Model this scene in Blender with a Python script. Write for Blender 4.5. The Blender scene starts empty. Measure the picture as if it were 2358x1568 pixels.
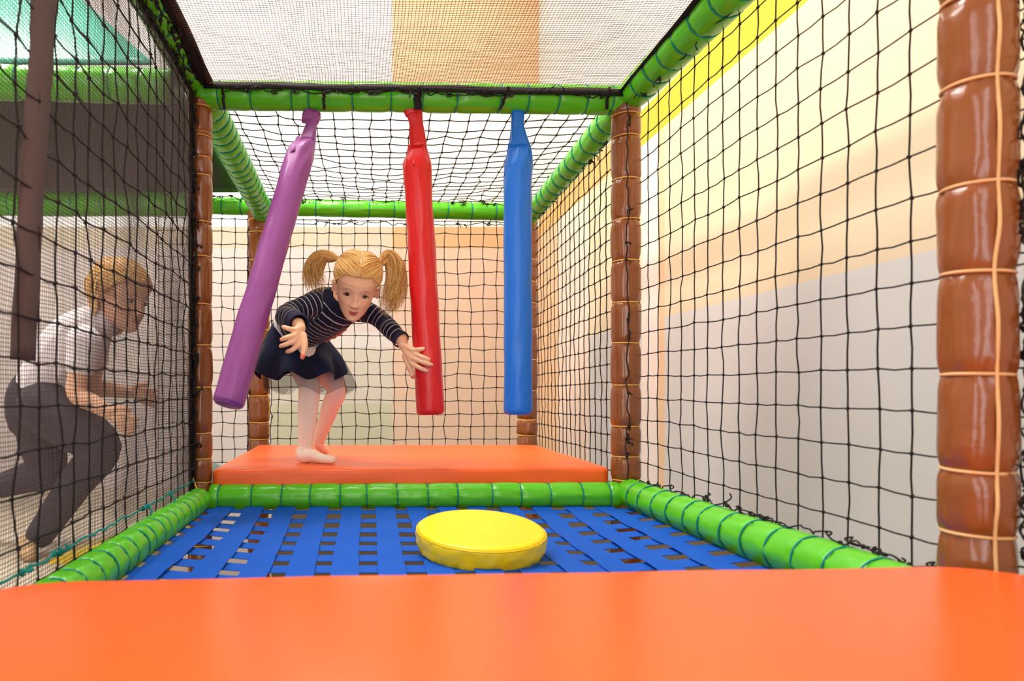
import bpy, bmesh, math, random
from mathutils import Vector, Matrix, noise, Quaternion
R = random.Random(7)
SC = bpy.context.scene
COL = SC.collection
F = 1550.0; CX = 830.0; CY = 905.0; CZ = 1.55      # focal length / principal point of a 2358x1568 frame, camera height
D1, D2 = 1.94, 3.14

def P(px, py, d):
    return Vector(((px-CX)*d/F, d, CZ+(CY-py)*d/F))
def G(cx, cy, d):                                   # girl survey grid
    return P(540+cx/2.904, 540+cy/2.904, d)
def lin(c):
    return tuple(((v/255)/12.92 if v/255 <= .04045 else ((v/255+.055)/1.055)**2.4) for v in c)

# ------------------------------------------------------------------ materials
def mat(name, rgb, rough=.5, spec=.5, bump=0, bscale=60, var=0, vscale=8, coat=0, sss=0, metal=0, sheen=0):
    m = bpy.data.materials.new(name); m.use_nodes = True
    nt = m.node_tree; b = nt.nodes['Principled BSDF']
    c = lin(rgb)
    b.inputs['Base Color'].default_value = (*c, 1)
    b.inputs['Roughness'].default_value = rough
    b.inputs['Specular IOR Level'].default_value = spec
    b.inputs['Metallic'].default_value = metal
    if coat: b.inputs['Coat Weight'].default_value = coat; b.inputs['Coat Roughness'].default_value = .15
    if sss:
        b.inputs['Subsurface Weight'].default_value = sss; b.inputs['Subsurface Scale'].default_value = .01
    if sheen: b.inputs['Sheen Weight'].default_value = sheen
    tc = nt.nodes.new('ShaderNodeTexCoord')
    if var:
        n = nt.nodes.new('ShaderNodeTexNoise'); n.inputs['Scale'].default_value = vscale; n.inputs['Detail'].default_value = 4
        nt.links.new(tc.outputs['Object'], n.inputs['Vector'])
        mx = nt.nodes.new('ShaderNodeMix'); mx.data_type = 'RGBA'
        mx.inputs[6].default_value = (*[v*(1-var) for v in c], 1); mx.inputs[7].default_value = (*[min(1, v*(1+var)) for v in c], 1)
        nt.links.new(n.outputs['Fac'], mx.inputs[0]); nt.links.new(mx.outputs[2], b.inputs['Base Color'])
    if bump:
        n = nt.nodes.new('ShaderNodeTexNoise'); n.inputs['Scale'].default_value = bscale; n.inputs['Detail'].default_value = 3
        nt.links.new(tc.outputs['Object'], n.inputs['Vector'])
        bp = nt.nodes.new('ShaderNodeBump'); bp.inputs['Strength'].default_value = bump; bp.inputs['Distance'].default_value = .004
        nt.links.new(n.outputs['Fac'], bp.inputs['Height']); nt.links.new(bp.outputs['Normal'], b.inputs['Normal'])
    return m

def attr_mat(name, attr, rough, spec=.4, sss=0, bump=0, bscale=200):
    m = mat(name, (200, 160, 130), rough, spec, bump=bump, bscale=bscale, sss=sss)
    nt = m.node_tree; b = nt.nodes['Principled BSDF']
    a = nt.nodes.new('ShaderNodeAttribute'); a.attribute_name = attr
    nt.links.new(a.outputs['Color'], b.inputs['Base Color'])
    return m

def stripe_mat(name, base, line, period, width):
    m = mat(name, base, .85, .2, sheen=.1)
    nt = m.node_tree; b = nt.nodes['Principled BSDF']
    a = nt.nodes.new('ShaderNodeAttribute'); a.attribute_name = 'along'
    d = nt.nodes.new('ShaderNodeMath'); d.operation = 'DIVIDE'; d.inputs[1].default_value = period
    f = nt.nodes.new('ShaderNodeMath'); f.operation = 'FRACT'
    l = nt.nodes.new('ShaderNodeMath'); l.operation = 'LESS_THAN'; l.inputs[1].default_value = width/period
    mx = nt.nodes.new('ShaderNodeMix'); mx.data_type = 'RGBA'
    mx.inputs[6].default_value = (*lin(base), 1); mx.inputs[7].default_value = (*lin(line), 1)
    nt.links.new(a.outputs['Fac'], d.inputs[0]); nt.links.new(d.outputs[0], f.inputs[0]); nt.links.new(f.outputs[0], l.inputs[0])
    nt.links.new(l.outputs[0], mx.inputs[0]); nt.links.new(mx.outputs[2], b.inputs['Base Color'])
    return m

def sheer_mat(name, rgb, alpha):
    m = bpy.data.materials.new(name); m.use_nodes = True
    nt = m.node_tree; nt.nodes.clear()
    o = nt.nodes.new('ShaderNodeOutputMaterial'); t = nt.nodes.new('ShaderNodeBsdfTransparent'); d = nt.nodes.new('ShaderNodeBsdfDiffuse')
    d.inputs['Color'].default_value = (*lin(rgb), 1)
    mx = nt.nodes.new('ShaderNodeMixShader'); mx.inputs[0].default_value = alpha
    nt.links.new(t.outputs[0], mx.inputs[1]); nt.links.new(d.outputs[0], mx.inputs[2]); nt.links.new(mx.outputs[0], o.inputs['Surface'])
    return m

def light_mat(name, rgb, strength):
    m = bpy.data.materials.new(name); m.use_nodes = True
    nt = m.node_tree; b = nt.nodes['Principled BSDF']
    b.inputs['Emission Color'].default_value = (*lin(rgb), 1); b.inputs['Emission Strength'].default_value = strength
    return m

M = dict(
    green=mat('green_vinyl', (84, 186, 20), .28, .5, bump=.25, bscale=45, var=.08, vscale=10),
    brown=mat('brown_vinyl', (134, 74, 32), .2, .55, bump=.3, bscale=40, var=.12, vscale=12),
    teal=mat('teal_cord', (10, 128, 122), .7, .3),
    yellowcord=mat('yellow_cord', (226, 172, 88), .7, .3),
    creamcord=mat('cream_cord', (224, 178, 122), .7, .3),
    black=mat('black_rope', (30, 24, 22), .75, .3),
    blackweb=mat('black_webbing', (30, 24, 24), .8, .2, bump=.3, bscale=400),
    finenet=mat('fine_mesh_yarn', (86, 74, 72), .8, .2),
    finenet_top=mat('fine_mesh_yarn_brown', (104, 74, 62), .8, .2),
    orange=mat('orange_vinyl', (250, 98, 26), .38, .5, bump=.12, bscale=12, var=.05, vscale=6),
    orange_near=mat('orange_vinyl_smooth', (247, 96, 30), .27, .6, bump=.05, bscale=10, var=.04, vscale=5),
    blue=mat('blue_webbing', (4, 82, 186), .7, .2, bump=.35, bscale=500, var=.1, vscale=20),
    yellow=mat('yellow_vinyl', (246, 212, 6), .34, .5, bump=.25, bscale=28),
    purple=mat('purple_vinyl', (146, 72, 142), .4, .45, bump=.25, bscale=30),
    red=mat('red_vinyl', (216, 12, 20), .33, .5, bump=.25, bscale=30),
    bagblue=mat('blue_vinyl', (14, 108, 206), .4, .45, bump=.25, bscale=30),
    metal=mat('steel', (150, 140, 120), .35, .5, metal=1),
    skin=attr_mat('skin', 'paint', .5, .35, sss=.12),
    hair=attr_mat('hair', 'paint', .5, .35),
    shirt=stripe_mat('navy_striped_jersey', (22, 22, 42), (190, 184, 182), .0165, .0022),
    cuff=mat('navy_rib', (46, 44, 66), .9, .2),
    skirt=mat('navy_satin', (12, 16, 48), .7, .25, bump=.2, bscale=80),
    tulle=sheer_mat('navy_tulle', (44, 40, 52), .38),
    waist=mat('silver_waistband', (222, 218, 216), .5, .4, bump=.3, bscale=600),
    tights=mat('cream_tights', (246, 222, 206), .85, .2, bump=.3, bscale=260),
    print_=mat('coral_print', (226, 116, 84), .8, .2),
    eyewhite=mat('eye_white', (186, 162, 150), .25, .5), iris=mat('eye_iris', (22, 15, 13), .12, .6), lash=mat('lash', (52, 30, 22), .8, .2),
    tee=mat('white_tee', (236, 226, 228), .85, .2), trousers=mat('charcoal_trousers', (58, 54, 62), .85, .2),
    shoe=mat('tan_sock', (196, 160, 122), .85, .2),
    greymat=mat('grey_beige_mat', (186, 172, 152), .5, .4), teal_panel=mat('teal_canvas', (62, 150, 126), .28, .5, bump=.2, bscale=5),
    darkpanel=mat('dark_green_canvas', (46, 54, 48), .6, .3, bump=.2, bscale=8),
    strap_grey=mat('dark_grey_strap', (92, 78, 76), .8, .2),
)

# ------------------------------------------------------------------ object helpers
def link(o, parent=None):
    COL.objects.link(o)
    if parent is not None: o.parent = parent
    return o
def tag(o, label=None, cat=None, group=None, kind=None):
    if label: o['label'] = label
    if cat: o['category'] = cat
    if group: o['group'] = group
    if kind: o['kind'] = kind
    return o
def thing(name, label, cat, loc, group=None):
    o = bpy.data.objects.new(name, None); o.empty_display_size = .05; o.location = loc
    return tag(link(o), label, cat, group)
def worldloc(o):
    v = Vector((0, 0, 0))
    while o is not None: v += o.location; o = o.parent
    return v

class MB:
    def __init__(s): s.v = []; s.f = []; s.mi = []; s.col = None
    def add(s, vs, fs, mi=0):
        n = len(s.v); s.v += vs; s.f += [tuple(i+n for i in f) for f in fs]; s.mi += [mi]*len(fs); return n
    def box(s, c, sx, sy, sz, rot=None, mi=0):
        vs = []
        for x in (-1, 1):
            for y in (-1, 1):
                for z in (-1, 1):
                    p = Vector((x*sx/2, y*sy/2, z*sz/2))
                    if rot is not None: p = rot @ p
                    vs.append(Vector(c)+p)
        s.add(vs, [(0, 1, 3, 2), (4, 6, 7, 5), (0, 4, 5, 1), (2, 3, 7, 6), (0, 2, 6, 4), (1, 5, 7, 3)], mi)
    def tube(s, pts, rad, sides=6, closed=False, caps=True, mi=0):
        n = len(pts); vs = []; fs = []
        up = None
        for i, p in enumerate(pts):
            a = pts[i-1] if (i > 0 or closed) else pts[i]; b = pts[(i+1) % n] if (i < n-1 or closed) else pts[i]
            t = (b-a)
            if t.length < 1e-9: t = Vector((0, 0, 1))
            t.normalize()
            if up is None:
                up = Vector((0, 0, 1)) if abs(t.z) < .9 else Vector((0, 1, 0))
            u = up - t*up.dot(t)
            if u.length < 1e-6: u = t.orthogonal()
            u.normalize(); w = t.cross(u); up = u
            r = rad[i] if isinstance(rad, (list, tuple)) else rad
            for k in range(sides):
                an = 2*math.pi*k/sides
                vs.append(p+u*(math.cos(an)*r)+w*(math.sin(an)*r))
        m = n if closed else n-1
        for i in range(m):
            j = (i+1) % n
            for k in range(sides):
                k2 = (k+1) % sides
                fs.append((i*sides+k, i*sides+k2, j*sides+k2, j*sides+k))
        if caps and not closed:
            fs.append(tuple(range(sides-1, -1, -1))); fs.append(tuple((n-1)*sides+k for k in range(sides)))
        s.add(vs, fs, mi)
    def ball(s, c, r, seg=12, rings=8, mi=0, mtx=None):
        vs = []; fs = []
        for i in range(rings+1):
            ph = math.pi*i/rings
            for k in range(seg):
                th = 2*math.pi*k/seg
                p = Vector((math.sin(ph)*math.cos(th), math.sin(ph)*math.sin(th), math.cos(ph)))
                if mtx is not None: p = mtx @ p
                else: p = p*r
                vs.append(Vector(c)+p)
        for i in range(rings):
            for k in range(seg):
                k2 = (k+1) % seg
                fs.append((i*seg+k, (i+1)*seg+k, (i+1)*seg+k2, i*seg+k2))
        s.add(vs, fs, mi)
    def loft(s, rings, close=True, caps=True, mi=0):
        n = len(rings[0]); vs = [p for r in rings for p in r]; fs = []
        for i in range(len(rings)-1):
            for k in range(n if close else n-1):
                k2 = (k+1) % n
                fs.append((i*n+k, i*n+k2, (i+1)*n+k2, (i+1)*n+k))
        if caps:
            fs.append(tuple(range(n-1, -1, -1))); fs.append(tuple((len(rings)-1)*n+k for k in range(n)))
        s.add(vs, fs, mi)
    def build(s, name, mats, parent=None, smooth=True, fix=False, col=None):
        if not isinstance(mats, (list, tuple)): mats = [mats]
        off = worldloc(parent) if parent is not None else Vector((0, 0, 0))
        me = bpy.data.meshes.new(name)
        me.from_pydata([tuple(p-off) for p in s.v], [], s.f)
        for m in mats: me.materials.append(m)
        if len(mats) > 1: me.polygons.foreach_set('material_index', s.mi)
        if smooth: me.polygons.foreach_set('use_smooth', [True]*len(me.polygons))
        me.update()
        if fix:
            bm = bmesh.new(); bm.from_mesh(me); bmesh.ops.remove_doubles(bm, verts=bm.verts, dist=1e-6)
            bmesh.ops.recalc_face_normals(bm, faces=bm.faces); bm.to_mesh(me); bm.free()
        if col is not None: paint(me, col)
        o = bpy.data.objects.new(name, me)
        return link(o, parent)

def paint(me, cols):
    a = me.color_attributes.new('paint', 'FLOAT_COLOR', 'POINT')
    a.data.foreach_set('color', [x for c in cols for x in (c[0], c[1], c[2], 1)])

def catmull(pts, n):
    out = []
    q = [pts[0]*2-pts[1]]+list(pts)+[pts[-1]*2-pts[-2]]
    for i in range(1, len(q)-2):
        for k in range(n):
            t = k/n
            a, b, c, d = q[i-1], q[i], q[i+1], q[i+2]
            out.append(.5*((2*b)+(c-a)*t+(2*a-5*b+4*c-d)*t*t+(3*b-a-3*c+d)*t**3))
    out.append(q[-2]); return out
def interp(keys, t):
    if t <= keys[0][0]: return keys[0][1:]
    for a, b in zip(keys, keys[1:]):
        if t <= b[0]:
            k = (t-a[0])/(b[0]-a[0]); k = k if len(a) == 6 else k*k*(3-2*k)
            return tuple(x+(y-x)*k for x, y in zip(a[1:], b[1:]))
    return keys[-1][1:]

# ------------------------------------------------------------------ padded posts and beams
def frame_of(t):
    t = t.normalized()
    u = Vector((0, 0, 1)) if abs(t.z) < .9 else Vector((0, -1, 0))
    u = (u - t*u.dot(t)).normalized()
    return u, t.cross(u)
def padded(A, B, r, ties, seed, bulge=.09, sides=36, wrinkle=.0030):
    L = (B-A).length; t = (B-A)/L; u, w = frame_of(t)
    ts = sorted([0.0]+list(ties)+[1.0])
    stops = []
    for a, b in zip(ts, ts[1:]):
        n = max(6, int((b-a)*L/.006)); n = min(n, 22)
        for k in range(n):
            s = k/n; s = .5-.5*math.cos(math.pi*s) if n > 4 else s
            stops.append((a+(b-a)*s, s))
    stops.append((1.0, 1.0))
    mb = MB(); rings = []
    for x, s in stops:
        e = min(s, 1-s)
        rr = r*(1-bulge+bulge*(1-(1-min(1, e*2/.55))**2.4))
        ring = []
        for k in range(sides):
            an = 2*math.pi*k/sides
            q = A+t*(x*L)
            nz = noise.noise(Vector((math.cos(an)*2.2, math.sin(an)*2.2, x*L*9+seed*11)))*.0022
            pinch = math.exp(-(e/.16)**2)*noise.noise(Vector((math.cos(an)*7, math.sin(an)*7, x*L*5+seed*7)))*wrinkle*1.6
            ring.append(q+(u*math.cos(an)+w*math.sin(an))*(rr+nz+pinch))
        rings.append(ring)
    mb.loft(rings); return mb
def ring_tie(A, B, x, r, cr, tilt=0, seed=0):
    t = (B-A); L = t.length; t = t/L; u, w = frame_of(t)
    pts = []
    for k in range(28):
        an = 2*math.pi*k/28
        pts.append(A+t*(x*L+math.sin(an+seed)*tilt)+(u*math.cos(an)+w*math.sin(an))*r)
    mb = MB(); mb.tube(pts, cr, 6, closed=True); return mb
def beam(A, B, r, ties, label, seed, kind='padded_beam', pm='green', tm='teal', cr=.0018, tilt=.003, bulge=.09, group=None, cat='padded beam', cord_side=None, cord_mat=None):
    root = thing(kind, label, cat, A, group)
    padded(A, B, r, ties, seed, bulge).build('pad', M[pm], root)
    for i, x in enumerate(ties):
        ring_tie(A, B, x, r*(1-bulge)+.0022, cr, tilt*R.uniform(-1, 1), i).build('tie', M[tm], root)
    if cord_side is not None:
        t = (B-A); L = t.length
        pts = []
        xs = sorted(ties)
        for i, x in enumerate(xs):
            pts.append(A+t*x+cord_side*(r*(1-bulge)+.0035)+Vector((R.uniform(-.003, .003), 0, 0)))
            if i < len(xs)-1: pts.append(A+t*((x+xs[i+1])/2)+cord_side*(r+.004)+Vector((R.uniform(-.002, .002), 0, 0)))
        mb = MB(); mb.tube(catmull(pts, 4), cr, 6); mb.build('vertical_cord', M[cord_mat or tm], root)
    return root

def post(px, d, ys, ytop, ybot, r, label, seed, tm='yellowcord', cr=.002, cord=None):
    A = P(px, ybot, d); A.z = 0.0; B = P(px, ytop, d)
    L = B.z-A.z
    ties = [1-((B.z-(CZ+(CY-y)*d/F))/L) for y in ys]
    lo = min(ties)
    k = lo-.075
    while k > .03: ties.append(k); k -= .075
    return beam(A, B, r, sorted(ties), label, seed, 'padded_post', 'brown', tm, cr, .002, .15, None, 'padded post', cord, tm)

post(461, D1, [250, 309, 318, 367, 407, 515, 593, 703, 797, 892, 996, 1055, 1108], 205, 1120, .035, 'brown padded post tied with yellow cord where the fine dark side mesh ends', 1, cord=Vector((-.6, -.8, 0)))
post(1441, D1, [268, 319, 415, 509, 603, 697, 791, 887, 981, 1050, 1103], 225, 1120, .041, 'brown padded post at the right front corner of the rear orange mat', 2)
post(596, D2, [508, 537, 602, 680, 760, 840, 911, 972, 1011], 470, 1060, .051, 'brown padded post behind the leaning purple bag', 3, cr=.0028, cord=Vector((.95, -.3, 0)))
post(1214, D2, [520, 600, 650, 700, 760, 830, 900, 966, 1002], 480, 1060, .047, 'brown padded post half hidden behind the blue bag', 4, cr=.0028)
post(2250, .85, [5, 200, 433, 632, 864, 1081, 1226, -240, -480], -690, 1440, .039, 'large glossy brown padded post at the right edge with pale crossing cords', 5, 'creamcord', .0021, cord=Vector((-.27, -.96, 0)))

lp = [o for o in COL.objects if o.get('label', '').startswith('brown padded post tied')][0]
mb = MB(); mb.tube(catmull([P(444, 1100, 1.885), P(455, 1128, 1.87), P(477, 1166, 1.865)], 4), .0022, 6); mb.build('loose_cord', M['yellowcord'], lp)
def xs(pxs, a, b): return [(p-a)/(b-a) for p in pxs]
def even(n, j=.2): return [(i+R.uniform(-j, j)*.6)/n for i in range(1, n)]
# mid top beam
beam(P(452, 219, D1), P(1440, 231, D1), .0405, xs([508, 580, 672, 713, 812, 900, 970, 1050, 1150, 1212, 1281, 1346, 1405], 452, 1440), 'green padded crossbeam from which the three coloured bags hang', 11, bulge=.09)
beam(P(485, 1144, D1-.03), P(1424, 1139, D1-.03), .036, xs([508, 582, 651, 717, 784, 844, 913, 985, 1051, 1131, 1196, 1262, 1335, 1399], 485, 1424), 'glossy green padded beam along the front of the rear orange mat', 12, bulge=.1)
FB1 = beam(P(300, 470, D2), P(1235, 489, D2), .04, xs([400, 450, 513, 557, 640, 728, 790, 850, 907, 970, 1030, 1085, 1140, 1200], 300, 1235), 'green padded beam high at the back behind the three bags', 13, cr=.0024, bulge=.07)
beam(P(470, 225, D1+.02), P(606, 488, D2-.03), .05, even(19), 'green padded beam receding to the upper left rear corner', 14, cr=.0024)
beam(P(1430, 248, D1+.03), P(1222, 496, D2-.03), .042, even(13), 'green padded beam receding from the right post behind the blue bag', 15, cr=.0022)
tl = Vector((-.478, .62, CZ+.885)); beam(Vector((-.478, D1-.02, CZ+.885)), tl, .037, even(17), 'dark green padded beam overhead at the top of the fine black side net', 16)
beam(Vector((.778, D1-.02, CZ+.855)), Vector((.816, .60, CZ+.850)), .046, even(17), 'green padded beam overhead along the top of the right-hand coarse net', 17)
beam(Vector((-.452, D1-.05, CZ-.30)), Vector((-.437, .62, CZ-.30)), .036, even(22), 'wrinkled green padded beam under the fine black side net', 18, bulge=.16)
beam(Vector((.765, D1-.02, CZ-.285)), Vector((.775, .60, CZ-.285)), .042, even(17), 'bright green padded beam along the right edge of the blue webbing', 19, bulge=.08)
beam(P(-160, 186, 1.84), P(400, 200, 1.84), .046, even(8), 'green padded beam of the neighbouring bay seen through the upper left net', 20)
beam(P(-260, 470, 2.72), P(452, 470, 2.72), .048, even(10), 'shaded green padded beam behind the running child, level with its bay roof', 21)
# posts that carry the neighbouring bay stay outside the picture
beam(Vector((.12, .75, CZ-.95)), Vector((.20, 3.1, CZ-.95)), .07, even(14), 'brown padded rail low under the blue webbing', 22, pm='brown', tm='yellowcord', cat='padded beam')

# ------------------------------------------------------------------ nets
def grid_pt(c, u, v):
    a, b, d, e = c                                  # corners: (0,0) (1,0) (1,1) (0,1)
    return a*(1-u)*(1-v)+b*u*(1-v)+d*u*v+e*(1-u)*v
def coarse_net(c, nu, nv, r, nrm, jit=.0012, sag=0, sagdir=None, knot=2.3, seed=0):
    rr = random.Random(seed); mb = MB()
    W = {}
    for i in range(nu+1):
        for j in range(nv+1):
            u, v = i/nu, j/nv
            p = grid_pt(c, u, v)
            e = min(u, 1-u, v, 1-v)
            k = min(1, e*8+.2)
            p = p+Vector((rr.gauss(0, jit), rr.gauss(0, jit), rr.gauss(0, jit)))*k
            lowf = Vector((noise.noise(p*2.3+Vector((seed, 0, 0))), noise.noise(p*2.3+Vector((0, seed, 9))), noise.noise(p*2.3+Vector((5, 0, seed)))))
            p = p+lowf*(.004*k)
            if sag: p = p+sagdir*(sag*(16*u*(1-u)*v*(1-v)))
            W[i, j] = p
    def strand(pts):
        out = []
        for a, b in zip(pts, pts[1:]):
            out.append(a); out.append((a+b)/2+Vector((rr.gauss(0, .0008), rr.gauss(0, .0008), rr.gauss(0, .0008)-.0012)))
        out.append(pts[-1]); mb.tube(out, r, 5, caps=False)
    for i in range(nu+1): strand([W[i, j] for j in range(nv+1)])
    for j in range(nv+1): strand([W[i, j] for i in range(nu+1)])
    for p in W.values():
        q = Matrix.Rotation(rr.uniform(0, 3), 3, 'Y')
        mb.ball(p, 0, 6, 4, mtx=q @ Matrix.Diagonal((r*knot*1.25, r*knot, r*knot*.9)))
    return mb
def scribble(A, B, n, amp, r, seed, loops=.25, axis=None):
    rr = random.Random(seed); mb = MB(); pts = []
    t = (B-A).normalized(); u, w = frame_of(t)
    for i in range(n+1):
        p = A.lerp(B, i/n)
        p = p+u*rr.uniform(-amp, amp)+w*rr.uniform(-amp, amp)*.6+t*rr.uniform(-amp, amp)
        pts.append(p)
        if rr.random() < loops:
            rad = rr.uniform(.003, .009)
            for k in range(5):
                an = k*1.4
                pts.append(p+u*math.cos(an)*rad*rr.uniform(.4, 1)+t*math.sin(an)*rad*rr.uniform(1, 2.2)+w*.004)
    mb.tube(catmull(pts, 3), r, 5, caps=True)
    for i in range(n//5):                           # loose cord ends and knots
        p = rr.choice(pts); q = p+u*rr.uniform(-.03, .02)+t*rr.uniform(-.02, .02)+w*.01
        mb.tube(catmull([p, (p+q)/2+w*.008, q], 3), r, 5); mb.ball(p, r*2.6, 6, 4)
    return mb

K = M['black']
xr = .802
# right wall nets, two bays
n = coarse_net([Vector((xr+.02, .62, CZ-.28)), Vector((xr, D1-.0, CZ-.26)), Vector((xr, D1-.0, CZ+.85)), Vector((xr+.02, .62, CZ+.85))], 21, 18, .0014, None, seed=3).build('safety_net', K)
tag(n, 'coarse black knotted net beside the large near brown post', 'net')
scribble(Vector((xr-.022, .66, CZ-.240)), Vector((xr-.035, D1-.05, CZ-.240)), 80, .008, .0016, 31, .35).build('lashing_cord', K, n)
scribble(Vector((xr-.05, D1-.045, CZ-.25)), Vector((xr-.05, D1-.045, CZ+.82)), 46, .006, .0016, 32, .2).build('lashing_cord', K, n)
scribble(Vector((xr-.03, D1-.05, CZ+.815)), Vector((xr+.0, .65, CZ+.815)), 40, .009, .0016, 33, .2).build('lashing_cord', K, n)
for q, (dx, dy) in enumerate(((.022, -.040), (.030, -.034), (.036, -.026))):
    scribble(Vector((.779+dx, .85+dy, CZ-.22)), Vector((.779+dx, .85+dy, CZ+.62)), 60, .008, .0015, 34+q*20, .4).build('lashing_cord', K, n)
n = coarse_net([P(1444, 1095, D1), P(1236, 1030, D2), P(1230, 505, D2), P(1444, 262, D1)], 20, 19, .0017, None, seed=4).build('safety_net', K)
tag(n, 'coarse black net on the right side of the rear bay, beyond the right post', 'net')
scribble(P(1432, 285, D1+.05), P(1228, 512, D2-.05), 40, .008, .0018, 35, .2).build('lashing_cord', K, n)
# back net
n = coarse_net([P(610, 1040, D2), P(1232, 1040, D2), P(1232, 512, D2), P(610, 505, D2)], 21, 18, .0019, None, jit=.003, seed=5).build('safety_net', K)
tag(n, 'coarse black net hanging upright behind the blonde girl', 'net')
scribble(P(612, 512, D2-.02), P(1225, 517, D2-.02), 50, .01, .002, 36, .2).build('lashing_cord', K, n)
scribble(P(624, 1030, D2-.05), P(624, 520, D2-.05), 30, .006, .002, 37, .3).build('lashing_cord', K, n)
n = coarse_net([P(365, 1068, D2), P(570, 1063, D2), P(570, 505, D2), P(365, 500, D2)], 7, 19, .0019, None, jit=.003, seed=6).build('safety_net', K)
tag(n, 'narrow strip of coarse net between the two left brown posts', 'net')
scribble(P(571, 1060, D2-.03), P(571, 520, D2-.03), 34, .006, .002, 38, .35).build('lashing_cord', K, n)
# rear ceiling net
n = coarse_net([P(478, 222, D1+.03), P(1424, 236, D1+.03), P(1220, 470, D2), P(615, 465, D2)], 20, 19, .0017, None, jit=.003, sag=.035, sagdir=Vector((0, 0, -1)), seed=7).build('ceiling_net', K)
tag(n, 'coarse black net stretched overhead behind the three hanging bags', 'net')
scribble(P(1400, 252, D1+.08), P(1235, 455, D2-.05), 40, .018, .0019, 39, .4).build('lashing_cord', K, n)
scribble(P(625, 462, D2-.03), P(1215, 472, D2-.03), 60, .014, .0019, 40, .3).build('lashing_cord', K, n)
scribble(P(300, 452, D2-.04), P(600, 455, D2-.04), 30, .012, .0019, 46, .3).build('lashing_cord', K, n)

def fine_net(c, nu, nv, r, jit, seg, seed, sag=0, sagdir=None):
    rr = random.Random(seed); mb = MB()
    def pt(u, v):
        p = grid_pt(c, u, v)
        w = noise.noise(p*5+Vector((seed, 0, 0)))*jit*3
        p = p+Vector((w, noise.noise(p*6+Vector((0, seed, 3)))*jit*3, noise.noise(p*6+Vector((7, 0, seed)))*jit*3))
        if sag: p = p+sagdir*(sag*4*min(u*(1-u)*1.0, .25)*4*v*(1-v))
        return p
    for i in range(nu+1):
        u = (i+rr.uniform(-.12, .12))/nu
        mb.tube([pt(u, j/seg) for j in range(seg+1)], r, 3, caps=False)
    for j in range(nv+1):
        v = (j+rr.uniform(-.12, .12))/nv
        mb.tube([pt(i/seg, v) for i in range(seg+1)], r, 3, caps=False)
    return mb
def web(A, B, wdir, width, thick=.003):
    mb = MB(); t = (B-A); L = t.length; t /= L
    nrm = t.cross(wdir).normalized(); rings = []
    for i in range(25):
        p = A+t*(L*i/24)+Vector((noise.noise(A+t*(i*.3))*.004, 0, noise.noise(B+t*(i*.4))*.004))
        rings.append([p-wdir*width/2-nrm*thick/2, p+wdir*width/2-nrm*thick/2, p+wdir*width/2+nrm*thick/2, p-wdir*width/2+nrm*thick/2])
    mb.loft(rings); return mb
# overhead fine mesh of the front bay
zt = CZ+.880
c = [Vector((-.437, .72, zt+.015)), Vector((.745, .72, zt+.015)), Vector((.737, D1-.048, zt-.028)), Vector((-.43, D1-.048, zt-.008))]
n = fine_net(c, 150, 140, .0007, .002, 22, 51, .02, Vector((0, 0, -1))).build('mesh_ceiling', M['finenet_top'], smooth=False)
tag(n, 'fine square-mesh sheet stretched overhead with a black webbing border', 'net')
web(c[3]+Vector((-.01, 0, -.006)), c[2]+Vector((.01, 0, -.006)), Vector((0, .3, .95)).normalized(), .022).build('border_webbing', M['blackweb'], n)
web(c[0]+Vector((-.004, 0, -.004)), c[3]+Vector((-.004, 0, -.004)), Vector((1, 0, .35)).normalized(), .046).build('border_webbing', M['blackweb'], n)
web(c[1]+Vector((.002, 0, -.004)), c[2]+Vector((.002, 0, -.004)), Vector((1, 0, -.2)).normalized(), .022).build('border_webbing', M['blackweb'], n)
for a, b in ((512, 516), (745, 746), (962, 962), (1170, 1152), (1404, 1396)):        # loops that tie the border to the beam
    A = P(a, 200, D1-.050); B = P(b, 252, D1-.044)
    w = .022 if a == 962 else .008
    web(A, B, Vector((1, 0, 0)), w).build('tie_strap', M['blackweb'], n)
scribble(P(520, 208, D1-.047), P(1400, 220, D1-.047), 90, .007, .0015, 41, .3).build('lashing_cord', K, n)
for q, (dx, dz) in enumerate(((-.452, .855), (-.470, .842), (-.446, .872), (-.486, .848))):
    scribble(Vector((dx, .75, CZ+dz)), Vector((dx, D1-.12, CZ+dz)), 70, .017, .0019, 42+q*30, .5).build('lashing_cord', K, n)
# left fine side net plus coarse net lying on it
xl = -.475
c = [Vector((xl, .6, CZ-.275)), Vector((xl, D1-.05, CZ-.275)), Vector((xl, D1-.05, CZ+.86)), Vector((xl, .6, CZ+.86))]
n = fine_net(c, 205, 178,  .0007, .003, 22, 52).build('mesh_screen', M['finenet'], smooth=False)
tag(n, 'fine dark mesh screen on the left side, the running child behind it', 'net')
web(c[3]+Vector((.004, 0, .0)), c[2]+Vector((.004, 0, .0)), Vector((0, 0, 1)), .05).build('border_webbing', M['blackweb'], n)
web(c[1]+Vector((.004, -.01, 0)), c[2]+Vector((.004, -.01, 0)), Vector((0, 1, 0)), .05).build('border_webbing', M['blackweb'], n)
cc = [Vector((xl+.012, .6, CZ-.27)), Vector((xl+.012, D1-.05, CZ-.27)), Vector((xl+.012, D1-.05, CZ+.86)), Vector((xl+.012, .6, CZ+.86))]
n2 = coarse_net(cc, 21, 18, .0016, None, jit=.0025, seed=8).build('safety_net', K)
tag(n2, 'coarse black knotted net lying against the fine dark mesh screen', 'net')
scribble(Vector((xl+.012, .65, CZ-.245)), Vector((xl+.012, D1-.06, CZ-.245)), 50, .003, .0022, 43, 0).build('lashing_cord', M['teal'], n2)
scribble(Vector((xl+.010, D1-.062, CZ-.22)), Vector((xl+.010, D1-.062, CZ+.83)), 60, .010, .0024, 47, .35).build('lashing_cord', K, n2)
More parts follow.
